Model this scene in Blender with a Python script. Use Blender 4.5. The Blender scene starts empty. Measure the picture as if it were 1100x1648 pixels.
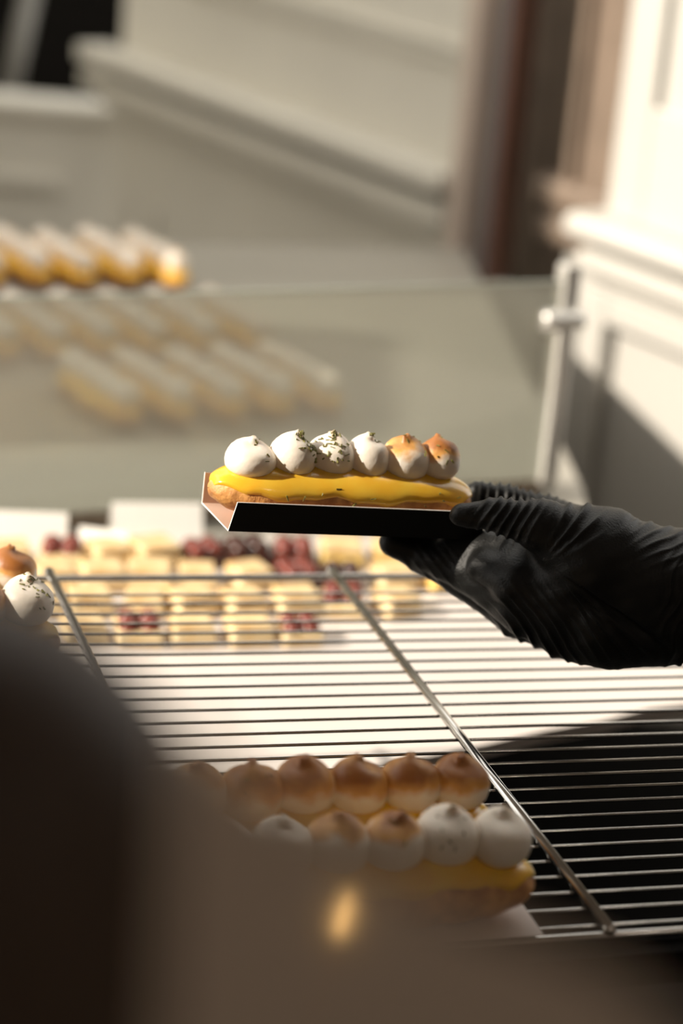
import bpy, bmesh, math, random
import numpy as np
from mathutils import Vector, Matrix

# ------------------------------------------------------------------ camera, world, sun, exposure
scene = bpy.context.scene
COL = scene.collection
random.seed(7)
FPX = 3600.0
PITCH, ROLL = math.radians(19.5), math.radians(5.0)
CAM = Vector((0, 0, 1.5))
F_ = Vector((0, math.cos(PITCH), -math.sin(PITCH)))
r0 = Vector((1, 0, 0)); u0 = Vector((0, math.sin(PITCH), math.cos(PITCH)))
R_ = math.cos(ROLL) * r0 + math.sin(ROLL) * u0
U_ = -math.sin(ROLL) * r0 + math.cos(ROLL) * u0
cd = bpy.data.cameras.new('camera')
cam = bpy.data.objects.new('camera', cd); COL.objects.link(cam)
m = Matrix((R_, U_, -F_)).transposed().to_4x4(); m.translation = CAM
cam.matrix_world = m
cd.sensor_fit = 'VERTICAL'; cd.sensor_height = 36.0; cd.lens = FPX / 1648 * 36
cd.clip_start = 0.02
cd.dof.use_dof = True; cd.dof.focus_distance = 1.165; cd.dof.aperture_fstop = 4.1
scene.camera = cam

world = bpy.data.worlds.new('world'); scene.world = world; world.use_nodes = True
bg = world.node_tree.nodes['Background']
bg.inputs[0].default_value = (1.0, 0.97, 0.91, 1); bg.inputs[1].default_value = 2.1

SUN_FROM = Vector((-0.80, -0.30, 0.52)).normalized()
sd = bpy.data.lights.new('sun', 'SUN'); sd.energy = 7.5; sd.angle = math.radians(0.9); sd.color = (1.0, 0.905, 0.77)
sun = bpy.data.objects.new('sun', sd); COL.objects.link(sun)
sun.rotation_euler = SUN_FROM.to_track_quat('Z', 'Y').to_euler()

vs = scene.view_settings
vs.view_transform = 'Standard'; vs.look = 'None'; vs.exposure = 0.0; vs.gamma = 1.0; vs.use_curve_mapping = False

# ------------------------------------------------------------------ helpers
def ray(px, py):
    return F_ + R_ * ((px - 550) / FPX) - U_ * ((py - 824) / FPX)
def at(px, py, d):
    return CAM + ray(px, py) * d
def hit(px, py, p0, n):
    r = ray(px, py)
    return CAM + r * ((p0 - CAM).dot(n) / r.dot(n))
def hitz(px, py, z):
    return hit(px, py, Vector((0, 0, z)), Vector((0, 0, 1)))

MATS = {}
def mat(name, col, rough=0.5, metal=0.0, var=0.08, scale=40.0, bump=0.0, bscale=200.0, spec=0.5, sss=0.0, col2=None, coat=0.0):
    if name in MATS: return MATS[name]
    M = bpy.data.materials.new(name); M.use_nodes = True
    nt = M.node_tree; b = nt.nodes['Principled BSDF']
    tc = nt.nodes.new('ShaderNodeTexCoord')
    nz = nt.nodes.new('ShaderNodeTexNoise'); nz.inputs['Scale'].default_value = scale; nz.inputs['Detail'].default_value = 4
    nt.links.new(tc.outputs['Object'], nz.inputs['Vector'])
    rp = nt.nodes.new('ShaderNodeValToRGB')
    c2 = col2 if col2 else tuple(c * (1 - 2 * var) for c in col)
    rp.color_ramp.elements[0].color = (*c2, 1); rp.color_ramp.elements[0].position = 0.35
    rp.color_ramp.elements[1].color = (*col, 1); rp.color_ramp.elements[1].position = 0.62
    nt.links.new(nz.outputs['Fac'], rp.inputs['Fac'])
    nt.links.new(rp.outputs['Color'], b.inputs['Base Color'])
    b.inputs['Roughness'].default_value = rough; b.inputs['Metallic'].default_value = metal
    b.inputs['Specular IOR Level'].default_value = spec
    b.inputs['Coat Weight'].default_value = coat
    if sss:
        b.inputs['Subsurface Weight'].default_value = sss
        b.inputs['Subsurface Radius'].default_value = (0.006, 0.004, 0.0025)
        b.inputs['Subsurface Scale'].default_value = 1.0
    if bump:
        n2 = nt.nodes.new('ShaderNodeTexNoise'); n2.inputs['Scale'].default_value = bscale; n2.inputs['Detail'].default_value = 3
        nt.links.new(tc.outputs['Object'], n2.inputs['Vector'])
        bp = nt.nodes.new('ShaderNodeBump'); bp.inputs['Strength'].default_value = bump; bp.inputs['Distance'].default_value = 0.002
        nt.links.new(n2.outputs['Fac'], bp.inputs['Height']); nt.links.new(bp.outputs['Normal'], b.inputs['Normal'])
    MATS[name] = M
    return M

def tag(o, label=None, cat=None, group=None, kind=None):
    if label: o['label'] = label
    if cat: o['category'] = cat
    if group: o['group'] = group
    if kind: o['kind'] = kind
    return o
def link(name, me, parent=None, loc=None, matrix=None):
    o = bpy.data.objects.new(name, me); COL.objects.link(o)
    if parent: o.parent = parent
    if matrix is not None: o.matrix_local = matrix
    elif loc is not None: o.location = loc
    return o
def empty(name, matrix=None, loc=None):
    o = bpy.data.objects.new(name, None); COL.objects.link(o); o.empty_display_size = 0.02
    if matrix is not None: o.matrix_world = matrix
    elif loc is not None: o.location = loc
    return o
def mesh(name, vs_, fs, M, smooth=True):
    me = bpy.data.meshes.new(name); me.from_pydata([tuple(v) for v in vs_], [], fs); me.update()
    if smooth:
        for p in me.polygons: p.use_smooth = True
    if M: me.materials.append(M)
    return me
def fix_normals(me):
    b = bmesh.new(); b.from_mesh(me); bmesh.ops.recalc_face_normals(b, faces=b.faces); b.to_mesh(me); b.free(); return me
def box_me(name, x0, x1, y0, y1, z0, z1, M, bev=0.0, seg=2):
    b = bmesh.new(); bmesh.ops.create_cube(b, size=1.0)
    for v in b.verts:
        v.co = Vector(((x0 + x1) / 2 + v.co.x * (x1 - x0), (y0 + y1) / 2 + v.co.y * (y1 - y0), (z0 + z1) / 2 + v.co.z * (z1 - z0)))
    if bev: bmesh.ops.bevel(b, geom=b.edges[:], offset=bev, segments=seg, affect='EDGES', profile=0.5)
    me = bpy.data.meshes.new(name); b.to_mesh(me); b.free(); me.materials.append(M)
    return me
def prism_me(name, pts, ext, M):
    """polygon pts (Vectors) extruded by vector ext, closed solid"""
    n = len(pts)
    V = [p for p in pts] + [p + ext for p in pts]
    Fs = [tuple(range(n)), tuple(range(2 * n - 1, n - 1, -1))]
    for i in range(n):
        j = (i + 1) % n; Fs.append((i, i + n, j + n, j))
    return fix_normals(mesh(name, V, Fs, M, smooth=False))
def tube_me(name, pts, r, M, seg=10, caps=True):
    pts = [Vector(p) for p in pts]; V = []; Fs = []
    rs = r if isinstance(r, (list, tuple)) else [r] * len(pts)
    for i, p in enumerate(pts):
        t = (pts[min(i + 1, len(pts) - 1)] - pts[max(i - 1, 0)]).normalized()
        a = t.cross(Vector((0, 0, 1)))
        if a.length < 1e-3: a = t.cross(Vector((0, 1, 0)))
        a.normalize(); b = t.cross(a)
        for k in range(seg):
            q = 2 * math.pi * k / seg
            V.append(p + (a * math.cos(q) + b * math.sin(q)) * rs[i])
    for i in range(len(pts) - 1):
        for k in range(seg):
            k2 = (k + 1) % seg
            Fs.append((i * seg + k, i * seg + k2, (i + 1) * seg + k2, (i + 1) * seg + k))
    if caps:
        Fs.append(tuple(range(seg))); Fs.append(tuple((len(pts) - 1) * seg + k for k in reversed(range(seg))))
    return fix_normals(mesh(name, V, Fs, M))
def lathe_me(name, prof, M, seg=28):
    V = []; Fs = []
    for (r, z) in prof:
        for k in range(seg):
            q = 2 * math.pi * k / seg; V.append((r * math.cos(q), r * math.sin(q), z))
    for i in range(len(prof) - 1):
        for k in range(seg):
            k2 = (k + 1) % seg
            Fs.append((i * seg + k, i * seg + k2, (i + 1) * seg + k2, (i + 1) * seg + k))
    Fs.append(tuple(reversed(range(seg)))); Fs.append(tuple((len(prof) - 1) * seg + k for k in range(seg)))
    return fix_normals(mesh(name, V, Fs, M))

# ------------------------------------------------------------------ materials
GREIGE = mat('greige_paint', (0.76, 0.725, 0.64), 0.55, var=0.03, scale=3)
GREIGE2 = mat('greige_counter', (0.36, 0.34, 0.295), 0.35, var=0.04, scale=5)
CREAM = mat('cream_paint', (0.49, 0.47, 0.435), 0.45, var=0.02, scale=4)
SHADEBR = mat('shade_brown', (0.19, 0.14, 0.105), 0.5, var=0.1, scale=12)  # brown carries the shade of the pillar's left side
DARKBR = mat('dark_brown_curtain', (0.13, 0.095, 0.068), 0.8, var=0.15, scale=10)
PINKTRIM = mat('pinkish_trim', (0.62, 0.51, 0.43), 0.4, var=0.05, scale=6)
SLATE = mat('slate_trim', (0.20, 0.20, 0.21), 0.4, var=0.05)
RUST = mat('russet_trim', (0.20, 0.10, 0.07), 0.5, var=0.08)
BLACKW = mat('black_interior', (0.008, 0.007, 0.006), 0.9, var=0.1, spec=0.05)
WHITEB = mat('white_board', (0.66, 0.60, 0.555), 0.28, var=0.02, scale=8)
DARKMET = mat('dark_metal', (0.006, 0.0055, 0.005), 0.9, var=0.1, spec=0.05)
CHROME = mat('chrome_wire', (0.62, 0.60, 0.57), 0.16, metal=1.0, var=0.05, scale=90)
STEEL = mat('brushed_steel', (0.72, 0.70, 0.66), 0.3, metal=0.6, var=0.04)
CARD = mat('white_card', (0.86, 0.84, 0.79), 0.6, var=0.02)
PAPER = mat('white_paper', (0.78, 0.70, 0.66), 0.6, var=0.03)
TRAYOUT = mat('black_card', (0.006, 0.006, 0.006), 0.5, var=0.05, spec=0.25)
TRAYIN = mat('rose_card', (0.62, 0.44, 0.34), 0.45, var=0.04)
GLOVE = mat('black_nitrile', (0.007, 0.007, 0.0065), 0.46, var=0.1, bump=0.2, bscale=900, spec=0.26)
SLEEVE = mat('black_cloth', (0.015, 0.014, 0.013), 0.9, var=0.1)
CHOUX = mat('choux_pastry', (0.72, 0.36, 0.11), 0.55, scale=120, col2=(0.42, 0.17, 0.045), bump=0.5, bscale=260, sss=0.1)
GLAZE = mat('lemon_glaze', (0.90, 0.56, 0.055), 0.22, scale=60, col2=(0.86, 0.46, 0.03), sss=0.25, coat=0.3)
ZEST = mat('lime_zest', (0.22, 0.20, 0.04), 0.6, var=0.3, scale=500)
VESSEL = mat('dark_brown_glaze', (0.055, 0.032, 0.019), 0.6, var=0.06, scale=8)
TAUPE = mat('taupe_metal', (0.78, 0.66, 0.56), 0.06, metal=0.1, var=0.04, scale=5)
CREAMP = mat('cream_pastry', (0.82, 0.66, 0.40), 0.5, scale=90, col2=(0.75, 0.52, 0.24))
CREAMTOP = mat('cream_topping', (0.74, 0.58, 0.34), 0.5, scale=60, col2=(0.62, 0.40, 0.17))
CHOC = mat('chocolate', (0.075, 0.022, 0.012), 0.25, scale=80, col2=(0.035, 0.012, 0.007))
BERRY = mat('berry_jelly', (0.20, 0.040, 0.022), 0.2, scale=60, col2=(0.16, 0.03, 0.02))
LEMONP = mat('lemon_pastry', (0.85, 0.62, 0.22), 0.4, scale=60, col2=(0.78, 0.50, 0.14))
BRASS = mat('brass', (0.75, 0.50, 0.20), 0.3, metal=1.0)

def meringue_mat(name, lo, hi, amount):
    M = bpy.data.materials.new(name); M.use_nodes = True; nt = M.node_tree; b = nt.nodes['Principled BSDF']
    tc = nt.nodes.new('ShaderNodeTexCoord'); oi = nt.nodes.new('ShaderNodeObjectInfo')
    sep = nt.nodes.new('ShaderNodeSeparateXYZ'); nt.links.new(tc.outputs['Object'], sep.inputs[0])
    off = nt.nodes.new('ShaderNodeVectorMath'); off.operation = 'ADD'
    nt.links.new(tc.outputs['Object'], off.inputs[0]); nt.links.new(oi.outputs['Random'], off.inputs[1])
    nz = nt.nodes.new('ShaderNodeTexNoise'); nz.inputs['Scale'].default_value = 70; nz.inputs['Detail'].default_value = 5
    nt.links.new(off.outputs[0], nz.inputs['Vector'])
    mr = nt.nodes.new('ShaderNodeMapRange'); mr.inputs['From Min'].default_value = lo; mr.inputs['From Max'].default_value = hi
    nt.links.new(sep.outputs['Z'], mr.inputs['Value'])
    ad = nt.nodes.new('ShaderNodeMath'); ad.operation = 'MULTIPLY_ADD'; ad.inputs[1].default_value = 1.5; ad.inputs[2].default_value = -0.75
    nt.links.new(nz.outputs['Fac'], ad.inputs[0])
    sm = nt.nodes.new('ShaderNodeMath'); sm.operation = 'ADD'; sm.use_clamp = True
    nt.links.new(mr.outputs[0], sm.inputs[0]); nt.links.new(ad.outputs[0], sm.inputs[1])
    mu = nt.nodes.new('ShaderNodeMath'); mu.operation = 'MULTIPLY'; mu.inputs[1].default_value = amount
    nt.links.new(sm.outputs[0], mu.inputs[0])
    rp = nt.nodes.new('ShaderNodeValToRGB'); e = rp.color_ramp.elements
    e[0].color = (0.86, 0.77, 0.66, 1); e[0].position = 0.25
    e[1].color = (0.33, 0.12, 0.025, 1); e[1].position = 1.0
    q = e.new(0.6); q.color = (0.70, 0.36, 0.10, 1)
    nt.links.new(mu.outputs[0], rp.inputs[0]); nt.links.new(rp.outputs[0], b.inputs['Base Color'])
    b.inputs['Roughness'].default_value = 0.45
    b.inputs['Subsurface Weight'].default_value = 0.2; b.inputs['Subsurface Radius'].default_value = (0.005, 0.004, 0.003); b.inputs['Subsurface Scale'].default_value = 1
    n2 = nt.nodes.new('ShaderNodeTexNoise'); n2.inputs['Scale'].default_value = 300
    nt.links.new(tc.outputs['Object'], n2.inputs['Vector'])
    bp = nt.nodes.new('ShaderNodeBump'); bp.inputs['Strength'].default_value = 0.25; bp.inputs['Distance'].default_value = 0.001
    nt.links.new(n2.outputs['Fac'], bp.inputs['Height']); nt.links.new(bp.outputs['Normal'], b.inputs['Normal'])
    return M
MER_PALE = meringue_mat('meringue_pale', 0.014, 0.040, 0.75)
MER_TOAST = meringue_mat('meringue_toasted', 0.006, 0.0185, 1.0)
MER_HALF = meringue_mat('meringue_half_toasted', 0.011, 0.0235, 1.0)

# glass of the upright pane: clear, faintly green, with a pale veil mixed in to paint its reflected haze
GLASS = bpy.data.materials.new('hazy_glass'); GLASS.use_nodes = True
nt = GLASS.node_tree; nt.nodes.remove(nt.nodes['Principled BSDF']); out = nt.nodes['Material Output']
tr = nt.nodes.new('ShaderNodeBsdfTransparent'); tr.inputs[0].default_value = (0.93, 0.96, 0.93, 1)
gl = nt.nodes.new('ShaderNodeBsdfGlossy'); gl.inputs['Roughness'].default_value = 0.03
df = nt.nodes.new('ShaderNodeBsdfDiffuse'); df.inputs[0].default_value = (0.78, 0.77, 0.69, 1)
nz = nt.nodes.new('ShaderNodeTexNoise'); nz.inputs['Scale'].default_value = 7
tcg = nt.nodes.new('ShaderNodeTexCoord'); nt.links.new(tcg.outputs['Object'], nz.inputs['Vector'])
mrg = nt.nodes.new('ShaderNodeMapRange'); mrg.inputs['To Min'].default_value = 0.36; mrg.inputs['To Max'].default_value = 0.52
nt.links.new(nz.outputs['Fac'], mrg.inputs['Value'])
m1 = nt.nodes.new('ShaderNodeMixShader'); nt.links.new(mrg.outputs[0], m1.inputs[0])
nt.links.new(tr.outputs[0], m1.inputs[1]); nt.links.new(df.outputs[0], m1.inputs[2])
lw = nt.nodes.new('ShaderNodeFresnel'); lw.inputs[0].default_value = 1.35
m2 = nt.nodes.new('ShaderNodeMixShader'); nt.links.new(lw.outputs[0], m2.inputs[0])
nt.links.new(m1.outputs[0], m2.inputs[1]); nt.links.new(gl.outputs[0], m2.inputs[2])
nt.links.new(m2.outputs[0], out.inputs['Surface'])
GLEDGE = mat('glass_edge', (0.50, 0.55, 0.50), 0.2, var=0.03)

# ------------------------------------------------------------------ setting: floor, counter plane, facade
ZC = CAM.z - 0.65        # counter level under the rack
UP = Vector((0, 0, 1))
fl = link('floor', box_me('floor', -4, 4, -2.5, 8, -0.05, 0, mat('floor_stone', (0.22, 0.20, 0.17), 0.6, scale=6)))
tag(fl, kind='structure')

# facade frame: u runs along the wall to the right (nearer), w out of the wall towards the camera
HEAD = math.radians(-34)
UD = -Vector((math.sin(HEAD), math.cos(HEAD), 0)).normalized()
WD = Vector((UD.y, -UD.x, 0))
if WD.dot(CAM - at(770, 390, 3.2)) < 0: WD = -WD
P0 = at(775, 300, 3.25)
def on_wall(px, py, off=0.0):
    p = hit(px, py, P0 + WD * off, WD); return (p - P0).dot(UD), p.z
FM = Matrix((UD, WD, UP)).transposed().to_4x4(); FM.translation = Vector((P0.x, P0.y, 0))
def fbox(name, u0, u1, w0, w1, z0, z1, M, parent=None, bev=0.0):
    o = link(name, box_me(name, u0, u1, w0, w1, z0, z1, M, bev), parent)
    if parent is None: o.matrix_world = FM
    return o

uL = on_wall(188, 250)[0]; uR = on_wall(772, 250)[0]
wall = fbox('wall_back', uL, uR, -0.10, 0.0, 0.0, 2.4, GREIGE); tag(wall, 'greige panelled wall behind the glass', kind='structure')
def zw(px, py, off=0.0): return on_wall(px, py, off)[1]
# chair rail: stacked mouldings
def rail(pytop, pybot, prot, px=470, left=None):
    zt, zb = zw(px, pytop, prot), zw(px, pybot, prot)
    return zb, zt
rails = [(196, 226, 0.070), (226, 242, 0.008), (242, 270, 0.060), (270, 292, 0.040), (292, 306, 0.018)]
for (yt, yb, prot) in rails:
    zb, zt = rail(yt, yb, prot)
    o = fbox('trim_1' if (yt == 196) else 'moulding', uL - (0.05 if prot > 0.04 else 0.01), uR, 0.0, prot, zb, zt, GREIGE, None, 0.003)
    tag(o, kind='structure')
    if yt != 196: o.parent = wall; o.matrix_local = Matrix()
# thin picture moulding higher up with groove
for (yt, yb, prot, M) in ((20, 32, 0.012, GREIGE), (40, 52, 0.012, GREIGE)):
    zb, zt = rail(yt, yb, prot, 560)
    o = fbox('panel_moulding', uL + 0.25, uR, 0.0, prot, zb, zt, GREIGE, wall)
# lower panel stiles
for px in (250, 690):
    u = on_wall(px, 380)[0]
    o = fbox('panel_stile', u - 0.015, u + 0.015, 0.0, 0.010, 0.4, zw(px, 330), GREIGE, wall)

# trim posts right of the wall
u1 = on_wall(798, 250)[0]; u2 = on_wall(815, 250)[0]; u3 = on_wall(828, 250)[0]; u4 = on_wall(945, 250)[0]; up0_ = on_wall(935, 250)[0]
o = fbox('trim_2', uR, u1, -0.1, 0.05, 0, 2.4, PINKTRIM, None, 0.004); tag(o, kind='structure')
o = fbox('trim_3', u1, u2, -0.1, 0.012, 0, 2.4, SLATE); tag(o, kind='structure')
o = fbox('trim_4', u2, u3, -0.1, 0.020, 0, 2.4, RUST, None, 0.003); tag(o, kind='structure')
# dark brown recess closed by a heavy curtain, hung in shallow folds
V = []; Fs = []
N = 40
for i in range(N + 1):
    t = i / N; u = u3 + (u4 + 0.10 - u3) * t
    w = -0.02 - 0.16 * t ** 1.4 + 0.006 * math.sin(t * 26)
    V += [(u, w, 0.0), (u, w, 2.4)]
for i in range(N): Fs.append((2 * i, 2 * i + 2, 2 * i + 3, 2 * i + 1))
me = mesh('curtain', V, Fs, DARKBR)
cu = link('curtain', me); cu.matrix_world = FM
sol = cu.modifiers.new('thickness', 'SOLIDIFY'); sol.thickness = 0.006
tag(cu, 'dark brown curtain hanging in the recess beside the cream pillar', 'curtain')
o = fbox('wall_base', u3, up0_, -0.12, 0.03, 0, zw(860, 490, 0.03), GREIGE); tag(o, kind='structure')
o = fbox('wall_recess', u3, u4 + 0.5, -0.30, -0.25, 0, 2.4, DARKBR); tag(o, kind='structure')

# cream pillar with canted brown left side
OFFP = 0.12
up0 = on_wall(1000, 250, OFFP)[0]; upR = up0 + 0.55
pil = empty('pillar', FM.copy()); tag(pil, 'sunlit cream panelled pillar with moulded ledge at right', 'pillar')
def pbox(name, u0, u1, w0, w1, z0, z1, M, bev=0.0): return fbox(name, u0, u1, w0, w1, z0, z1, M, pil, bev)
def canted(name, ins, prot, z0, z1, Mf, Ms):
    """pillar slab with a canted left corner; front face cream, canted side brown"""
    a = up0 - prot * 0.9; c = 0.055
    pts = [Vector((a, OFFP + prot, z0)), Vector((upR, OFFP + prot, z0)), Vector((upR, -0.25, z0)), Vector((a - 0.03, -0.25, z0))]
    o = link(name, prism_me(name, pts, Vector((0, 0, z1 - z0)), Mf), pil)
    if name.startswith('ledge'):
        bv = o.modifiers.new('round', 'BEVEL'); bv.width = min(0.016, (z1 - z0) * 0.45); bv.segments = 4
    return o
zl_top = zw(985, 345, OFFP); zl_bot = zw(985, 445, OFFP)
canted('shaft', 0, 0, zl_top - 0.01, 2.4, CREAM, SHADEBR)
canted('pedestal', 0, 0.012, 0.0, zl_bot + 0.005, CREAM, SHADEBR)
H = zl_top - zl_bot
canted('ledge_top', 0, 0.050, zl_bot + H * 0.55, zl_top, CREAM, SHADEBR)
canted('ledge_groove', 0, 0.018, zl_bot + H * 0.42, zl_bot + H * 0.55, CREAM, SHADEBR)
canted('ledge_torus', 0, 0.034, zl_bot, zl_bot + H * 0.42, CREAM, SHADEBR)
# pillar's far-left side, its shade put into the brown colour, with its own ledge profile
ub = on_wall(952, 250, OFFP - 0.10)[0]
pbox('shaded_side', ub, up0 + 0.02, -0.2, OFFP - 0.06, zl_top, 2.4, SHADEBR, 0.003)
pbox('shaded_bead', ub + 0.012, ub + 0.026, OFFP - 0.06, OFFP - 0.045, zl_top, 2.4, SHADEBR, 0.002)
for i, (a, b_, pr) in enumerate(((0.58, 1.1, 0.045), (0.44, 0.58, 0.02), (-0.05, 0.44, 0.035))):
    pbox('side_ledge', ub - pr, up0 + 0.02, -0.2, OFFP - 0.06 + pr * 0.5, zl_bot + H * a, zl_bot + H * b_, SHADEBR, 0.012)
pbox('side_plinth', ub + 0.01, up0 + 0.02, -0.2, OFFP - 0.07, 0, zl_bot, CREAM)
# recessed panels: frame strips stand proud of the face
ZP = zw(1010, 520, OFFP)
uf = on_wall(1000, 560, OFFP)[0]
f0 = OFFP + 0.012
pbox('panel_stile', up0 - 0.005, uf, f0, f0 + 0.022, 0.2, zl_bot - 0.01, CREAM, 0.004)
pbox('panel_rail', uf, upR, f0, f0 + 0.022, ZP, zl_bot - 0.01, CREAM, 0.004)
ux = on_wall(1075, 100, OFFP)[0]; zx = zw(1075, 175, OFFP)
pbox('panel_stile', up0 + 0.0, ux, OFFP, OFFP + 0.014, zl_top, 2.4, CREAM, 0.004)
pbox('panel_rail', ux, upR, OFFP, OFFP + 0.014, zl_top, zx, CREAM, 0.004)

# wall left of the corner, facing the camera, with sill and dark opening above
pc = hit(188, 250, P0, WD)
YL = pc.y + 0.12
def onY(px, py): return hit(px, py, Vector((0, YL, 0)), Vector((0, 1, 0)))
zs = onY(60, 168).z
o = link('wall_far', box_me('wall_far', -3.0, pc.x + 0.02, YL, YL + 0.1, 0, zs, GREIGE)); tag(o, kind='structure')
o2 = link('sill', box_me('sill', -3.0, pc.x + 0.02, YL - 0.02, YL + 0.1, zs - 0.02, zs + 0.005, GREIGE, 0.004), o)
zb2 = onY(50, 290).z
link('moulding', box_me('moulding', -3.0, onY(100, 290).x, YL - 0.018, YL, zb2 - 0.012, zb2 + 0.012, GREIGE, 0.004), o)
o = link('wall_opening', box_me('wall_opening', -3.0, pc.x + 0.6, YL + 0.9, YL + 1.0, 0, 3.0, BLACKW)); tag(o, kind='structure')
o = link('window_1', tube_me('window_bar', [at(5, 190, 4.6), at(60, -60, 4.6)], 0.022, mat('grey_bar', (0.16, 0.15, 0.13), 0.5), 8)); tag(o, 'grey slanting bar in the dark opening', kind='structure')

# unseen room shell round the camera, added to keep skylight off the foreground
ROOM = mat('room_plaster', (0.26, 0.22, 0.18), 0.8, var=0.04, scale=3)
for nm, b6 in (('wall_behind', (-1.6, 1.6, -1.7, -1.6, 0, 2.6)), ('wall_right', (1.5, 1.6, -1.6, 2.2, 0, 2.6)), ('shade_ceiling', (-1.6, 1.6, -1.7, 1.75, 2.6, 2.7))):
    tag(link(nm, box_me(nm, *b6, ROOM)), kind='structure')
XLW = -1.25
wl = prism_me('shade_wall_left', [Vector((XLW, 1.62, 0)), Vector((XLW, 1.62, 1.68)), Vector((XLW, 2.0, 1.68)), Vector((XLW, 2.0, 1.5)), Vector((XLW, 2.22, 1.5)), Vector((XLW, 2.22, 1.76)), Vector((XLW, 2.40, 1.76)), Vector((XLW, 2.40, 3.2)), Vector((XLW, 6.0, 3.2)), Vector((XLW, 6.0, 0))], Vector((-0.12, 0, 0)), GREIGE)
tag(link('shade_wall_left', wl), kind='structure')  # unseen wall added off-frame; stepped top shaped to shade the background

# ------------------------------------------------------------------ counter under the rack and beyond the glass
def poly_top(name, pix, z, th, M):
    pts = [hitz(px, py, z) for px, py in pix]
    return prism_me(name, pts, Vector((0, 0, -th)), M)
ct = empty('counter', loc=(0, 0, 0))
link('counter_body', poly_top('counter_body', [(-300, 770), (-240, 430), (300, 420), (735, 426), (880, 770)], ZC - 0.042, ZC - 0.042, GREIGE2), ct)
link('counter_top', poly_top('counter_top', [(-500, 1010), (-330, 400), (300, 392), (748, 400), (940, 790), (970, 1010)], ZC - 0.012, 0.03, GREIGE2), ct)
tag(ct, 'grey counter top behind the glass carrying rows of eclairs', 'counter')
# dark well of the display under the near half of the rack
well = empty('display_case', loc=(0, 0, 0)); tag(well, 'dark metal base of the display case under the wire rack', 'display case')
link('case_floor', box_me('case_floor', -0.7, 0.9, 0.82, 1.78, ZC - 0.17, ZC - 0.15, DARKMET), well)
link('case_front', box_me('case_front', -0.7, 0.9, 0.80, 0.82, 0.0, 0.955, DARKMET), well)
link('case_plinth', box_me('case_plinth', -0.7, 0.9, 0.82, 1.78, 0.0, ZC - 0.17, DARKMET), well)
# white serving board, curved near edge
edge = [(-350, 1240), (150, 1240), (400, 1246), (560, 1240), (700, 1215), (790, 1196), (876, 1176), (969, 1160), (1045, 1140), (1120, 1132), (1400, 1128)]
pix = edge + [(1400, 900), (900, 868), (300, 862), (-350, 866)]
bd = link('serving_board', poly_top('serving_board', pix, ZC, 0.010, WHITEB))
tag(bd, 'large glossy white serving board lying under the wire rack', 'board')

# ------------------------------------------------------------------ glass pane with bottom rail, post and clamp
zg_t = CAM.z - 0.46
A = hitz(-260, 486, zg_t); B = hitz(905, 451.5, zg_t)
gd = (B - A); gd.z = 0; gd.normalize(); gn = Vector((-gd.y, gd.x, 0))
GM = Matrix((gd, gn, UP)).transposed().to_4x4(); GM.translation = Vector((B.x, B.y, 0))
LG = (B - A).length
gp = empty('glass_screen', GM.copy()); tag(gp, 'upright clear glass pane with pale green edge across the counter', 'glass pane')
link('pane', box_me('pane', -LG, 0, -0.001, 0.001, ZC, zg_t - 0.001, GLASS), gp)
link('edge', box_me('edge', -LG, 0, -0.0012, 0.0012, zg_t - 0.0012, zg_t, GLEDGE), gp)
rl = link('base_channel', box_me('glass_rail', -LG, 0.0, -0.008, 0.008, ZC - 0.012, ZC - 0.0005, mat('rail_bronze', (0.30, 0.23, 0.17), 0.4, metal=0.3), 0.002)); rl.matrix_world = GM
tag(rl, 'taupe metal channel at the foot of the glass pane', 'rail')
pst = empty('glass_post', GM.copy()); tag(pst, 'pale metal post with round clamp holding the glass pane', 'post')
link('post', box_me('post', 0.006, 0.024, 0.004, 0.022, ZC - 0.0115, zg_t + 0.012, STEEL, 0.003), pst)
cz = (hit(900, 513, B, gn)).z
cl = link('clamp', tube_me('clamp', [(-0.020, 0, cz), (-0.017, 0, cz), (0.000, 0, cz), (0.003, 0, cz), (0.004, 0, cz), (0.022, 0, cz), (0.024, 0, cz)],
     [0.008, 0.0105, 0.0105, 0.008, 0.0085, 0.0085, 0.006], STEEL, 16), pst)
cl.location.y = -0.006

# ------------------------------------------------------------------ eclair prototypes
EL = 0.154
def body_pt(s, a, grow=0.0):
    """s in -1..1 along, a angle round (0 = top)"""
    e = abs(s); k = max(0.0, 1 - e ** 3.6) ** 0.5
    k *= 1 + 0.02 * math.sin(s * 7 + 1)
    w = 0.0208 * k + grow; hh = 0.0158 * k + grow
    y = math.sin(a) * w; z = math.cos(a) * hh
    zc = 0.0146
    if z < 0: z *= 0.92
    return Vector((s * EL / 2 + (grow * s * 0.6), y, zc + z))
def choux_me():
    V = []; Fs = []; nu, nv = 36, 22
    for i in range(nu + 1):
        s = -math.cos(math.pi * i / nu) * 0.9995
        for j in range(nv):
            p = body_pt(s, 2 * math.pi * j / nv)
            p += Vector((0, 0, 1)) * 0.0005 * math.sin(p.x * 400 + j)
            V.append(p)
    for i in range(nu):
        for j in range(nv):
            j2 = (j + 1) % nv; Fs.append((i * nv + j, i * nv + j2, (i + 1) * nv + j2, (i + 1) * nv + j))
    Fs += [tuple(range(nv)), tuple(nu * nv + j for j in reversed(range(nv)))]
    return fix_normals(mesh('choux', V, Fs, CHOUX))
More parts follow.
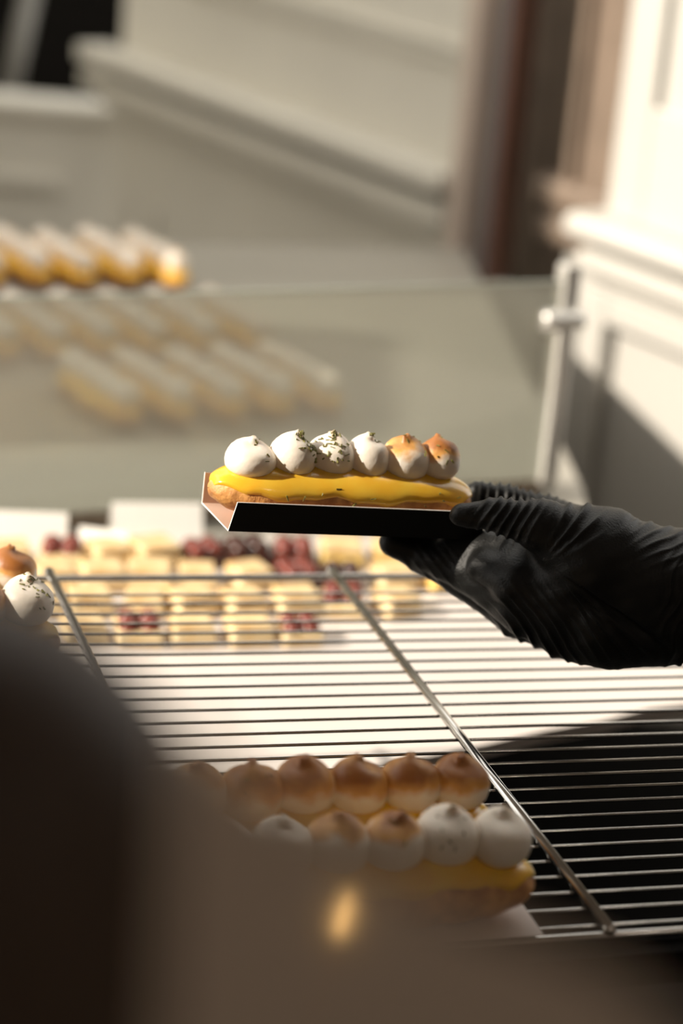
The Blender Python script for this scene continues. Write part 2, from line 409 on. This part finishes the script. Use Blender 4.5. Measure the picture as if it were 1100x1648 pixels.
def glaze_me(L0=1.47):
    V = []; Fs = []; nu, nv = 40, 20
    for i in range(nu + 1):
        s0 = -math.cos(math.pi * i / nu)
        s = s0 * 0.985
        lim = L0 + 0.10 * math.sin(s * 9) + 0.06 * math.sin(s * 23 + 2) - 0.55 * max(0, abs(s) - 0.8) / 0.2
        for j in range(nv + 1):
            q = -1 + 2 * j / nv
            edge_f = min(1.0, (1 - abs(q)) * 6, (1 - abs(s0)) * 30)
            V.append(body_pt(s, q * lim, 0.0016 * math.sin(edge_f * math.pi / 2) - 0.0008 * (edge_f < 0.02)))
    for i in range(nu):
        for j in range(nv):
            a = i * (nv + 1) + j; Fs.append((a, a + 1, a + nv + 2, a + nv + 1))
    me = fix_normals(mesh('glaze', V, Fs, GLAZE)); return me
def mer_me(seed, M):
    rnd = random.Random(seed); V = []; Fs = []; seg = 28
    prof = [(0.55, 0.0), (0.80, 0.07), (0.95, 0.20), (1.0, 0.36), (0.995, 0.50), (0.94, 0.63), (0.84, 0.74), (0.69, 0.83), (0.51, 0.895), (0.34, 0.935), (0.21, 0.965), (0.15, 1.0), (0.09, 1.045), (0.03, 1.06)]
    ph = rnd.uniform(0, 6.28); bx, by = rnd.uniform(-.30, .05), rnd.uniform(-.2, .2)
    Rr, Hh = 0.0136, 0.0228
    for (r, z) in prof:
        for k in range(seg):
            q = 2 * math.pi * k / seg
            rr = r * (1 + 0.03 * math.sin(2 * q + ph) + 0.015 * math.sin(3 * q + ph * 2))
            t = max(0, z - 0.62) / 0.5
            zz = z + 0.13 * t * math.sin(q + ph + z * 6) * (r > 0.12)
            V.append(((rr * math.cos(q) + bx * t * t) * Rr, (rr * math.sin(q) + by * t * t) * Rr, zz * Hh))
    n = len(prof)
    for i in range(n - 1):
        for k in range(seg):
            k2 = (k + 1) % seg; Fs.append((i * seg + k, i * seg + k2, (i + 1) * seg + k2, (i + 1) * seg + k))
    Fs += [tuple(reversed(range(seg))), tuple((n - 1) * seg + k for k in range(seg))]
    me = mesh('meringue', V, Fs, M); fix_normals(me); return me
CH, GZ, GZ2 = choux_me(), glaze_me(), glaze_me(1.15)
MP = [mer_me(s, MER_PALE) for s in (1, 2, 3)]
MT = [mer_me(s, MER_TOAST) for s in (4, 5, 6)]
MH = [mer_me(s, MER_HALF) for s in (7, 8)]
def fleck_me(name, spots, seed):
    rnd = random.Random(seed); V = []; Fs = []
    for (p, n, sc) in spots:
        t = n.orthogonal().normalized(); t.rotate(Matrix.Rotation(rnd.uniform(0, 6.28), 3, n)); b_ = n.cross(t)
        l, w, h = rnd.uniform(.0006, .0016) * sc, rnd.uniform(.0002, .0004) * sc, .0004 * sc
        i = len(V)
        for sz in (-0.3, 1):
            for sx, sy in ((-1, -1), (1, -1), (1, 1), (-1, 1)):
                V.append(p + t * l * sx + b_ * w * sy + n * h * sz + n * (0.0005 * sx * rnd.uniform(-.3, 1)))
        Fs += [(i + 4, i + 5, i + 6, i + 7)] + [(i + k, i + (k + 1) % 4, i + 4 + (k + 1) % 4, i + 4 + k) for k in range(4)]
    return mesh(name, V, Fs, ZEST, smooth=False)
def eclair(matrix, label, group, mers, zest=None, seed=0, mscale=1.0, xs=None, gz=None, zs=None):
    rnd = random.Random(seed)
    e = empty('eclair', matrix); tag(e, label, 'eclair', group)
    link('choux_base', CH, e); link('lemon_glaze', gz or GZ, e)
    n = len(mers); objs = []
    for i, me in enumerate(mers):
        x = xs[i] if xs else (i - (n - 1) / 2) * 0.0236
        mm = Matrix.Translation((x, rnd.uniform(-.001, .001), 0.0262 + (rnd.uniform(-.0006, .0004)))) @ Matrix.Rotation(rnd.uniform(-.5, .5), 4, 'Z') @ Matrix.Scale(mscale * rnd.uniform(.97, 1.03), 4)
        if zs: mm = Matrix.Translation((0, 0, zs[i][1])) @ mm @ Matrix.Rotation(zs[i][2], 4, 'Y') @ Matrix.Diagonal((zs[i][3], zs[i][3], zs[i][0], 1))
        o = link('meringue', me, e, matrix=mm); objs.append(mm)
    if zest:
        spots = []
        for (i, cnt, sc, az) in zest:          # flecks on meringue i (or on the glaze when i < 0)
            if i >= 0:
                me = mers[i]; vs_ = me.vertices
                for _ in range(cnt):
                    for tr_ in range(60):
                        v = vs_[rnd.randrange(len(vs_))]
                        dirv = Vector((math.cos(az), math.sin(az), 0.7)).normalized()
                        if v.normal.dot(dirv) > rnd.uniform(0.6, 0.97) and v.co.z > 0.011: break
                    j = Vector((rnd.uniform(-1, 1), rnd.uniform(-1, 1), rnd.uniform(-.6, .6))) * 0.0009
                    p = objs[i] @ (v.co + j - v.normal * j.dot(v.normal)); nn = (objs[i].to_3x3() @ v.normal).normalized()
                    spots.append((p, nn, sc))
            else:
                for _ in range(cnt):
                    s = rnd.uniform(-.8, .8); a = rnd.uniform(1.0, 1.5) * (-1 if False else 1)
                    p = body_pt(s, -a + math.pi if False else a, 0.0016)
                    # camera side of the eclair is -y
                    p = Vector((p.x, -p.y, p.z)); nn = Vector((0, p.y, p.z - 0.0146)).normalized()
                    spots.append((p, nn, sc))
        z = link('zest', fleck_me('zest', spots, seed), e); z['kind'] = 'stuff'
    return e

# ------------------------------------------------------------------ wire rack (fitted plane, tilted about a degree)
n_ = Vector((math.radians(1.25), math.radians(0.75), 1.0)).normalized()
def hitr(px, py): 
    r = ray(px, py); return CAM + r * (-0.5 / n_.dot(r))
RB = hitr(535, 928); RC = hitr(980, 1505)
rt = (RC - RB).normalized(); rw = rt.cross(n_) * -1
rw = n_.cross(rt); 
if rw.x < 0: rw = -rw
RM = Matrix((rw, -rt, n_)).transposed().to_4x4(); RM.translation = RB
RL = (RC - RB).length
rack = empty('wire_rack', RM.copy()); tag(rack, 'chrome wire cooling rack holding the lemon meringue eclairs', 'rack')
XA, XB = -0.372, 0.56
wme = tube_me('wire', [(XA, 0, 0), ((XA + XB) / 2, 0, -0.0004), (XB, 0, 0)], 0.00095, CHROME, 8)
eme = tube_me('edge_wire', [(XA, 0, 0), (XB, 0, 0)], 0.0021, CHROME, 10)
link('edge_wire', eme, rack, loc=(0, 0, 0.0)); link('edge_wire', eme, rack, loc=(0, -RL, 0.0))
for k in range(28):
    o = link('wire', wme, rack, loc=(0, -(0.028 + 0.01537 * k), 0))
    o.rotation_euler = (0, 0, random.uniform(-.002, .002))
rme = tube_me('support_rod', [(0, 0.004, 0.0035), (0, -RL - 0.002, 0.0035)], 0.0027, CHROME, 12)
cap = lathe_me('rod_end', [(0.0012, -0.0018), (0.0029, -0.0012), (0.0034, 0), (0.0029, 0.0012), (0.0012, 0.0018)], CHROME, 12)
for x in (-0.3648, -0.1824, 0.0, 0.1824, 0.3648, 0.5472):
    o = link('support_rod', rme, rack, loc=(x, 0, 0))
    for y in (0.003, -RL): link('rod_end', cap, o, loc=(0, y, 0.0035))
def rack_m(px, py, rot=0.0, dz=0.0024):
    p = hitr(px, py); l = RM.inverted() @ p
    return RM @ Matrix.Translation((l.x, l.y, dz)) @ Matrix.Rotation(rot, 4, 'Z')
rackside = link('rack_ledge', box_me('rack_ledge', XA, XB, -0.012, 0.006, -0.02, -0.0035, DARKMET))
rackside.matrix_world = RM @ Matrix.Translation((0, -RL, 0)); tag(rackside, 'dark metal ledge carrying the near edge of the rack', 'ledge')

# eclairs standing on the rack, each on a slip of white paper
def on_rack(px_right, py_right, label, mers, seed, zest=None, rot=0.0, paper=True, ms=1.0):
    p = RM.inverted() @ hitr(px_right, py_right)
    c = Vector((p.x - EL * 1.08 / 2, p.y, 0))
    mm = RM @ Matrix.Translation((c.x, c.y, 0.0072)) @ Matrix.Rotation(rot, 4, 'Z') @ Matrix.Scale(1.08, 4)
    e = eclair(mm, label, 'lemon meringue eclairs on the wire rack', mers, zest, seed, ms, gz=GZ2)
    pp = link('paper_slip', box_me('paper_slip', -0.086, 0.0830, -0.020, 0.0205, -0.0004, 0.0, PAPER))
    pp.matrix_world = RM @ Matrix.Translation((c.x, c.y, 0.0068)) @ Matrix.Rotation(rot, 4, 'Z')
    tag(pp, 'white paper slip under the ' + label.split(' ', 1)[1][:0] + 'eclair: ' + label if False else 'white paper slip beneath the ' + label, 'paper slip', 'paper slips on the wire rack')
    return e
on_rack(848, 1488, 'toasted lemon meringue eclair nearest the camera on the rack', [MP[0], MP[1], MH[0], MH[1], MP[2], MP[0]], 11, [(4, 14, .8, -1.6), (3, 4, .8, -1.6)])
on_rack(782, 1395, 'browned lemon meringue eclair second from the front on the rack', [MH[0], MT[1], MT[0], MT[2], MT[1], MT[0]], 12, [(1, 4, .8, -1.6)])
on_rack(92, 1096, 'eclair with green zest on the rack at the left edge', [MP[1], MP[2], MT[1], MT[0], MT[2], MP[0]], 13, [(5, 26, 1.0, -1.2)])
on_rack(66, 1042, 'golden toasted eclair furthest back on the rack at left edge', [MT[0], MT[1], MT[2], MT[0], MT[1], MT[2]], 14)

# ------------------------------------------------------------------ held tray and eclair
FBL = at(368, 854, 1.175); FBR = at(742, 867, 1.231)
TX = (FBR - FBL).normalized()
TZ = (UP - TX * UP.dot(TX)).normalized(); TY = TZ.cross(TX)
TM = Matrix((TX, TY, TZ)).transposed().to_4x4(); TM.translation = FBL
TL = (FBR - FBL).length + 0.012; TW = 0.043; TH = 0.0166
tray = empty('paper_tray', TM.copy()); tag(tray, 'black folded card tray with rosy inside held in the gloved hand', 'tray')
def sheet(name, pts, off, M):  # thin card
    return link(name, prism_me(name, [Vector(p) for p in pts], Vector(off), M), tray)
t_ = 0.00035
fl_ = 0.003
sheet('tray_base', [(0, 0, 0), (TL, 0, 0), (TL, TW, 0), (0, TW, 0)], (0, 0, -t_), TRAYOUT)
sheet('base_lining', [(0, t_, 0), (TL, t_, 0), (TL, TW - t_, 0), (0, TW - t_, 0)], (0, 0, t_), TRAYIN)
sheet('front_wall', [(0, 0, -t_), (TL, 0, -t_), (TL, -fl_, TH), (0.0015, -fl_, TH)], (0, t_, 0), TRAYOUT)
sheet('front_lining', [(0, t_, 0), (TL, t_, 0), (TL, t_ - fl_, TH), (0.0015, t_ - fl_, TH)], (0, t_, 0), TRAYIN)
sheet('back_wall', [(0, TW, -t_), (TL, TW, -t_), (TL, TW + fl_, TH), (0, TW + fl_, TH)], (0, t_, 0), TRAYOUT)
sheet('back_lining', [(0, TW - t_, 0), (TL, TW - t_, 0), (TL, TW + fl_ - t_, TH), (0, TW + fl_ - t_, TH)], (0, t_, 0), TRAYIN)
sheet('cut_edge', [(-0.0002, -fl_ * 0, -t_), (0.0001, -fl_ * 0, -t_), (0.0016, -fl_, TH + .0002), (0.0013, -fl_, TH + .0002)], (0, 2 * t_, 0), CARD)
sheet('cut_edge', [(-0.0002, 0, -t_), (0.0002, 0, -t_), (0.0002, 0, t_), (-0.0002, 0, t_)], (0, TW, 0), CARD)
sheet('cut_edge', [(-0.0002, TW, -t_), (0.0002, TW, -t_), (0.0002, TW + fl_, TH), (-0.0002, TW + fl_, TH)], (0, t_ * 2, 0), CARD)
sheet('cut_edge', [(0.0013, -fl_, TH), (TL, -fl_, TH), (TL, -fl_, TH + .0003), (0.0013, -fl_, TH + .0003)], (0, 2 * t_, 0), CARD)
HM = TM @ Matrix.Translation((0.0713, TW / 2, t_ + 0.0008)) @ Matrix.Scale(1.01, 4)
held = eclair(HM, 'lemon meringue eclair with zest held up in the black card tray', 'held pastry', [MP[0], MP[1], MP[2], MP[1], MH[0], MT[1]],
              [(0, 6, .9, -1.2), (1, 60, 1.1, -1.0), (2, 42, 1.0, -1.3), (3, 8, .9, -1.3), (4, 8, .9, -1.2), (5, 6, .9, -1.2), (-1, 10, 1.0, 0)], 21, 1.0,
              xs=[-.0562, -.0335, -.0098, .0115, .0335, .0548],
              zs=[(.82, -.0026, 0, 1.03), (.97, -.0012, .10, .98), (1.0, -.0006, -.08, .95), (1.02, 0, -.1, .95), (1.0, 0, -.06, .97), (1.0, .0004, -.12, .93)])
del held['group']

# ------------------------------------------------------------------ gloved hand: one continuous surface from a distance field
HS = 0.931            # the hand floats clear above the rack
PXM = 1.30 * HS / FPX      # metres per photo pixel at the hand
def rcone(P, a, b, ra, rb, zs=1.0):
    a = np.array(a, np.float32); b = np.array(b, np.float32)
    Q = P - a; d = b - a
    t = np.clip((Q @ d) / float(d @ d), 0, 1)
    q = Q - t[..., None] * d
    return np.sqrt((q * q).sum(-1)) - (ra + (rb - ra) * t)
def smin(a, b, k):
    h = np.clip(0.5 + 0.5 * (b - a) / k, 0, 1)
    return b + (a - b) * h - k * h * (1 - h)
STEP = 3.0
gx = np.arange(585, 1330, STEP, dtype=np.float32); gy = np.arange(748, 1108, STEP, dtype=np.float32); gz = np.arange(-150, 250, STEP, dtype=np.float32)
P = np.stack(np.meshgrid(gx, gy, gz, indexing='ij'), -1)
def D(depth): return (depth - 1.30) * HS / PXM
def chain(pts):
    d = None
    for (a, b) in zip(pts[:-1], pts[1:]):
        c = rcone(P, (a[0], a[1], D(a[2])), (b[0], b[1], D(b[2])), a[3], b[3])
        d = c if d is None else smin(d, c, 10)
    return d
thumb = chain([(742, 829, 1.288, 19), (800, 829, 1.286, 27), (872, 846, 1.284, 42), (960, 893, 1.292, 84)])
palm = chain([(962, 900, 1.292, 82), (1040, 940, 1.300, 96), (1110, 957, 1.310, 106), (1330, 985, 1.32, 112)])
heel = chain([(925, 985, 1.315, 74), (985, 990, 1.305, 86), (1060, 975, 1.305, 100)])
index = chain([(632, 874, 1.338, 22), (690, 893, 1.345, 33), (762, 922, 1.348, 47), (850, 962, 1.345, 68), (930, 985, 1.33, 80)])
middle = chain([(682, 895, 1.337, 22), (765, 919, 1.331, 40), (860, 962, 1.318, 66), (940, 985, 1.32, 80)])
ring = chain([(775, 912, 1.312, 24), (835, 938, 1.304, 44), (905, 965, 1.305, 66)])
far = chain([(768, 794, 1.372, 20), (815, 804, 1.380, 23), (880, 828, 1.378, 30), (960, 880, 1.345, 60)])
S = smin(thumb, palm, 14); S = smin(S, heel, 10)
Fg = smin(index, middle, 6); Fg = smin(Fg, ring, 6)
web = chain([(728, 880, 1.333, 18), (790, 886, 1.328, 34), (860, 905, 1.315, 48), (930, 930, 1.305, 70)])
S = smin(S, web, 26); S = smin(S, Fg, 24); S = smin(S, far, 12)
def surface_nets(S):
    sg = S < 0
    nx, ny, nz_ = S.shape
    c = [S[i:nx - 1 + i, j:ny - 1 + j, k:nz_ - 1 + k] for i in (0, 1) for j in (0, 1) for k in (0, 1)]
    cs = [(i, j, k) for i in (0, 1) for j in (0, 1) for k in (0, 1)]
    cnt = sum((q < 0).astype(np.int8) for q in c)
    act = (cnt > 0) & (cnt < 8)
    idx = -np.ones(act.shape, np.int64); idx[act] = np.arange(act.sum())
    acc = np.zeros(act.shape + (3,), np.float32)[act]; num = np.zeros(len(acc), np.float32)
    vals = [q[act] for q in c]
    for a in range(8):
        for b in range(a + 1, 8):
            dd = np.array(cs[b]) - np.array(cs[a])
            if abs(dd).sum() != 1: continue
            va, vb = vals[a], vals[b]; cr = (va < 0) != (vb < 0)
            t = np.where(cr, va / np.where(va == vb, 1, va - vb), 0)
            pt = np.array(cs[a], np.float32) + t[:, None] * dd.astype(np.float32)
            acc += np.where(cr[:, None], pt, 0); num += cr
    base = np.argwhere(act).astype(np.float32)
    V = base + acc / num[:, None]
    faces = []
    for ax in range(3):
        o1, o2 = [(1, 2), (2, 0), (0, 1)][ax]
        sl0 = [slice(1, -1)] * 3; sl1 = [slice(1, -1)] * 3
        sl0[ax] = slice(0, -1); sl1[ax] = slice(1, None)
        a = sg[tuple(sl0)]; b = sg[tuple(sl1)]
        for flip in (False, True):
            m_ = (a & ~b) if not flip else (~a & b)
            L = np.argwhere(m_)
            if len(L) == 0: continue
            L = L + np.array([0 if ax == q else 1 for q in range(3)])
            e1 = np.zeros(3, int); e1[o1] = 1; e2 = np.zeros(3, int); e2[o2] = 1
            q = [L - e1 - e2, L - e2, L, L - e1]
            f = np.stack([idx[tuple(r.T)] for r in q], 1)
            if flip: f = f[:, ::-1]
            faces.append(f)
    return V, np.concatenate(faces)
V, Fq = surface_nets(S)
V = V * STEP + np.array([gx[0], gy[0], gz[0]], np.float32)
# smooth a little, then press wrinkles into the glove
def vnormals(V, Fq):
    n = np.cross(V[Fq[:, 2]] - V[Fq[:, 0]], V[Fq[:, 3]] - V[Fq[:, 1]])
    N = np.zeros_like(V)
    for k in range(4): np.add.at(N, Fq[:, k], n)
    return N / (np.linalg.norm(N, axis=1, keepdims=True) + 1e-9)
for it in range(4):
    acc = np.zeros_like(V); num = np.zeros(len(V))
    for k in range(4):
        np.add.at(acc, Fq[:, k], V[Fq[:, (k + 1) % 4]] + V[Fq[:, (k + 3) % 4]]); np.add.at(num, Fq[:, k], 2)
    V = 0.5 * V + 0.5 * acc / num[:, None]
N = vnormals(V, Fq)
x, y, z = V[:, 0], V[:, 1], V[:, 2]
def gauss(a, c, s): return np.exp(-((a - c) / s) ** 2)
def box_(a, lo, hi, s): return 1 / (1 + np.exp(-(a - lo) / s)) / (1 + np.exp((a - hi) / s))
def ridge(p): return (0.5 + 0.5 * np.sin(p)) ** 3 * 2 - 0.6
w = np.zeros(len(V), np.float32)
wob = 3 * np.sin(y * 0.06 + 1.3) + 4 * np.sin(x * 0.021)
near_ = box_(z, -300, 40, 12)
# folds across the thumb
w += (1.6 + 1.4 * np.sin(x * .043 + y * .02)) * ridge((x + 0.62 * (y - 815) + wob) * 2 * math.pi / 17.5) * box_(x, 735, 915, 10) * box_(y, 700, 872, 6) * near_
# folds fanning from the thumb root
ang = np.arctan2(y - 930, x - 850)
w += 3.0 * ridge(ang * 34 + 0.02 * x) * box_(x, 895, 965, 8) * box_(y, 700, 885, 8) * box_(ang, -1.25, -0.55, .05) * near_
# far finger
w += 3.0 * ridge((x + 0.15 * y + 2 * np.sin(x * .09)) * 2 * math.pi / 13.5) * box_(x, 775, 900, 8) * box_(z, 120, 400, 15) * box_(y, 700, 835, 8)
# fold between thumb ball and heel, and the fan of creases over the heel
ang2 = np.arctan2(y - 915, x - 890)
w += -10.0 * gauss(ang2, 0.62, 0.035) * box_(x, 925, 1060, 10) * near_
w += 3.0 * ridge(ang2 * 46) * box_(ang2, 0.66, 1.08, .02) * box_(x, 930, 1040, 12) * box_(y, 940, 1060, 12) * near_
# soft creases of the under-fingers, knuckles and wrist
w += 2.2 * ridge((x - 0.75 * y + wob) * 2 * math.pi / 19) * box_(x, 800, 935, 15) * box_(y, 960, 1090, 15)
w += 2.0 * ridge((x * 0.5 + y * 0.9 + 4 * np.sin(x * .05)) * 2 * math.pi / 16) * box_(x, 1035, 1400, 12) * box_(y, 700, 900, 12)
w += 2.6 * ridge((x + 0.4 * (y - 950) + 6 * np.sin(y * .07)) * 2 * math.pi / 21) * box_(x, 1072, 1300, 8) * box_(y, 890, 1200, 15)
w += 0.6 * ridge((x - 0.8 * y) * 2 * math.pi / 15) * box_(x, 640, 740, 12) * box_(y, 880, 960, 10)
w += 0.8 * np.sin(x * .11 + y * .07) * np.sin(y * .13 - x * .04)
V = V + N * w[:, None]
# photo-pixel frame at the hand -> world (pinhole, at true depth)
dep = 1.30 * HS + V[:, 2] * PXM
Rn, Un, Fn = np.array(R_), np.array(U_), np.array(F_)
Wp = (Fn[None] + ((V[:, 0] - 550) / FPX)[:, None] * Rn[None] - ((V[:, 1] - 824) / FPX)[:, None] * Un[None]) * dep[:, None] + np.array(CAM)
hl = at(1000, 950, 1.30 * HS)
hand = empty('gloved_hand', loc=hl); tag(hand, "person's hand in a wrinkled black nitrile glove gripping the eclair tray", 'hand')
gme = bpy.data.meshes.new('glove')
gme.from_pydata((Wp - np.array(hl)).tolist(), [], Fq.tolist()); gme.update()
gme.polygons.foreach_set('use_smooth', [True] * len(gme.polygons)); gme.materials.append(GLOVE)
fix_normals(gme)
link('glove', gme, hand)
cen = lambda px, py, d: at(px, py, d * HS) - hl
link('sleeve', tube_me('sleeve', [cen(1270, 977, 1.318), cen(1276, 978, 1.318), cen(1500, 1000, 1.30), cen(1900, 1010, 1.26)], [0.040, 0.046, 0.050, 0.056], SLEEVE, 24), hand)

# ------------------------------------------------------------------ eclairs in rows behind the glass
def bg_eclair(px, py, label, group, k, seed, rot=0.0):
    p = hitz(px, py, ZC - 0.012)
    ax = UD.copy(); ax.rotate(Matrix.Rotation(rot, 3, 'Z'))
    ay = UP.cross(ax)
    mm = Matrix((ax, ay, UP)).transposed().to_4x4(); mm.translation = p - ax * EL / 2
    pal = [MP[(q + seed) % 3] for q in range(6)]
    return eclair(mm, label, group, pal, None, seed)
ORD = ('first', 'second', 'third', 'fourth', 'fifth', 'sixth', 'seventh')
for i, px in enumerate((-40, 38, 110, 184, 258, 300)[:5]):
    bg_eclair(px + 35, 474 - 3 * (i % 2), ORD[i] + ' eclair from left in the back row above the glass edge', 'eclairs in the back row', i, 40 + i)
for i, px in enumerate((-60, 20, 100, 180, 262, 345, 430)):
    bg_eclair(px, 596 - i * 2, ORD[i] + ' eclair from left in the middle row seen through the glass', 'eclairs in the middle row', i, 50 + i)
for i, px in enumerate((215, 300, 384, 462, 540)):
    bg_eclair(px, 700 - i * 5, ORD[i] + ' eclair from left in the front row seen through the glass', 'eclairs in the front row', i, 60 + i)

# ------------------------------------------------------------------ small pastries on the white board
def pastry(px, py, kind, seed, label, group, s=1.0):
    rnd = random.Random(seed)
    p = hitz(px, py, ZC); e = empty('pastry', Matrix.Translation(p) @ Matrix.Rotation(math.radians(18) + rnd.uniform(-.3, .3), 4, 'Z') @ Matrix.Scale(s * rnd.uniform(.86, 1.06), 4))
    tag(e, label, 'pastry', group)
    base, top = {'cream': (CREAMP, CREAMTOP), 'choc': (CHOC, CHOC if rnd.random() < .6 else BERRY), 'lemon': (LEMONP, CREAMTOP), 'berry': (CREAMP, BERRY)}[kind]
    link('pastry_base', PB[base.name], e); link('topping', PT[top.name], e)
PB, PT = {}, {}
for M in (CREAMP, CHOC, LEMONP): PB[M.name] = box_me('pastry_base', -.0175, .0175, -.0175, .0175, 0, .013, M, .003)
for M in (CREAMTOP,): PT[M.name] = box_me('topping', -.0165, .0165, -.0165, .0165, .0128, .0185, M, .0025)
def berries():                                            # four glossy fruit halves set in jelly
    b = bmesh.new()
    for (a, c) in ((-.008, -.008), (.008, -.007), (-.007, .008), (.0085, .0085)):
        bmesh.ops.create_icosphere(b, subdivisions=2, radius=0.0085, matrix=Matrix.Translation((a, c, .0145)) @ Matrix.Diagonal((1, 1, .8, 1)))
    me = bpy.data.meshes.new('topping'); b.to_mesh(me); b.free(); me.materials.append(BERRY)
    for p in me.polygons: p.use_smooth = True
    return me
PT[BERRY.name] = berries()
chm = PT[BERRY.name].copy(); chm.materials[0] = CHOC; PT[CHOC.name] = chm
LC = ('pale cream square pastry on the white board behind the rack', 'cream pastries on the board')
LB = ('pastry with dark red berry topping among the cream squares', 'berry pastries on the board')
LK = ('dark chocolate pastry on the board beyond the rack edge', 'chocolate pastries on the board')
LM = ('yellow lemon pastry on the board beside the chocolate ones', 'lemon pastries on the board')
sd_ = 100
ROWS = [(906, 20, 76, 'cbcckkkllc'), (942, 84, 78, 'ccccckkcll'), (984, 62, 82, 'ccccccbcc'), (1030, 130, 88, 'cbccb')]
SIDE = ('left of the rack rods', 'left of centre', 'in the middle', 'right of centre', 'by the glove')
ROWN = ('rearmost', 'second', 'third', 'nearest')
for r, (py, x0, dx, codes) in enumerate(ROWS):
    for c, ch in enumerate(codes):
        px = x0 + c * dx + random.uniform(-6, 6); sd_ += 1
        if ch == 'c' and px > 690: continue
        k, L = {'c': ('cream', LC), 'b': ('berry', LB), 'k': ('choc', LK), 'l': ('lemon', LM)}[ch]
        what = {'c': 'pale cream square pastry', 'b': 'cream pastry topped with dark red berries', 'k': 'dark chocolate pastry topped with berries', 'l': 'yellow lemon square pastry'}[ch]
        nth = codes[:c + 1].count(ch); tot = codes.count(ch)
        order = ('first', 'second', 'third', 'fourth', 'fifth', 'sixth', 'seventh', 'eighth', 'ninth')[nth - 1] + ' from left '
        lab = what + ', ' + (order if tot > 1 else '') + 'in the ' + ROWN[r] + ' row'
        pastry(px, py, k, sd_, lab, L[1])

# price cards: folded white tents by the glass
def tent(px, py, w, h, rot, label):
    p = hitz(px, py, ZC); e = empty('price_card', Matrix.Translation(p) @ Matrix.Rotation(rot, 4, 'Z')); tag(e, label, 'card', 'blank price cards')
    d = 0.5 * h
    for s in (-1, 1):
        pts = [Vector((-w / 2, s * d, 0)), Vector((w / 2, s * d, 0)), Vector((w / 2, 0, h)), Vector((-w / 2, 0, h))]
        link('front_leaf' if s < 0 else 'back_leaf', prism_me('leaf', pts, Vector((0, s * 0.0006, 0)), CARD), e)
tent(45, 880, 0.062, 0.030, 0.15, 'white folded price card at the far left of the counter')
tent(250, 868, 0.075, 0.032, 0.22, 'white folded price card behind the held eclair tray, widest')
tent(165, 893, 0.040, 0.022, -0.1, 'small white folded price card between two larger ones')

# ------------------------------------------------------------------ blurred foreground
vc = at(-70, 1500, 0.40); k_ = 0.40 / FPX
prof = [(5, 560), (70, 556), (150, 530), (230, 480), (300, 410), (352, 330), (396, 220), (432, 100), (465, -60), (480, -240), (485, -600)]
ve = link('vessel', lathe_me('vessel', [(r * k_, zz * k_) for r, zz in reversed(prof)], VESSEL, 48))
ve.location = vc
tag(ve, 'dark brown round-shouldered vessel, heavily blurred, close at the lower left', 'vessel')
# taupe metal panel very close to the lens, reflecting the bulb added for its glint
pn0 = at(560, 1480, 0.28)
pnn = (CAM - pn0).normalized(); pnn = (pnn + Vector((-0.10, 0, 0.30))).normalized()
def onp(px, py): return hit(px, py, pn0, pnn)
pan = [(285, 1140), (400, 1258), (560, 1352), (760, 1475), (950, 1545), (1060, 1620), (1200, 1900), (250, 1950)]
pe = link('metal_panel', prism_me('metal_panel', [onp(*p) for p in pan], -pnn * 0.006, TAUPE))
tag(pe, 'taupe satin metal panel blurred across the bottom of the picture', 'panel')

pr = ray(553, 1475).normalized(); ph_ = onp(553, 1475)
rf = pr - 2 * pr.dot(pnn) * pnn
lc_ = ph_ + rf * 0.90
lamp = empty('glint_lamp', loc=lc_); tag(lamp, 'small unseen warm bulb on a stem, added to reflect in the panel', 'lamp')  # unseen bulb added so its reflection makes the warm glint
BULB = bpy.data.materials.new('warm_bulb'); BULB.use_nodes = True
bb = BULB.node_tree.nodes['Principled BSDF']; bb.inputs['Base Color'].default_value = (1, .8, .5, 1)
bb.inputs['Emission Color'].default_value = (1.0, 0.62, 0.22, 1); bb.inputs['Emission Strength'].default_value = 14
link('bulb', lathe_me('bulb', [(0.0010, -0.021), (0.0028, -0.015), (0.0034, -0.003), (0.0028, 0.012), (0.0008, 0.024)], BULB, 16), lamp)
link('stem', tube_me('stem', [(0, 0, -0.021), (0, 0, -lc_.z + 0.01)], 0.003, BRASS, 10), lamp)
link('base', lathe_me('base', [(0.06, -lc_.z), (0.06, -lc_.z + 0.01), (0.01, -lc_.z + 0.02), (0.004, -lc_.z + 0.04)], BRASS, 20), lamp)

cl_ = empty('fill_lamp', loc=(1.05, -0.5, 2.6)); tag(cl_, 'round unseen fill lamp added above to brighten the foreground panel', 'lamp')  # unseen lamp added to lift the dark foreground panel
LITE = bpy.data.materials.new('fill_diffuser'); LITE.use_nodes = True
lb = LITE.node_tree.nodes['Principled BSDF']; lb.inputs['Emission Color'].default_value = (1.0, 0.86, 0.72, 1); lb.inputs['Emission Strength'].default_value = 11
link('diffuser', lathe_me('diffuser', [(0.13, -0.035), (0.15, -0.028), (0.152, -0.004)], LITE, 32), cl_)
link('rim', lathe_me('rim', [(0.153, -0.03), (0.162, -0.03), (0.162, 0.0), (0.153, 0.0)], BRASS, 32), cl_)

# unseen panel added off-frame to shade the near end of the rack
scr = link('shade_panel', box_me('shade_panel', -0.80, -0.72, -0.9, 0.815, 0.0, 2.3, SHADEBR, 0.01))
tag(scr, 'unseen brown panel added left of the rack to shade its near end', 'shade_panel')
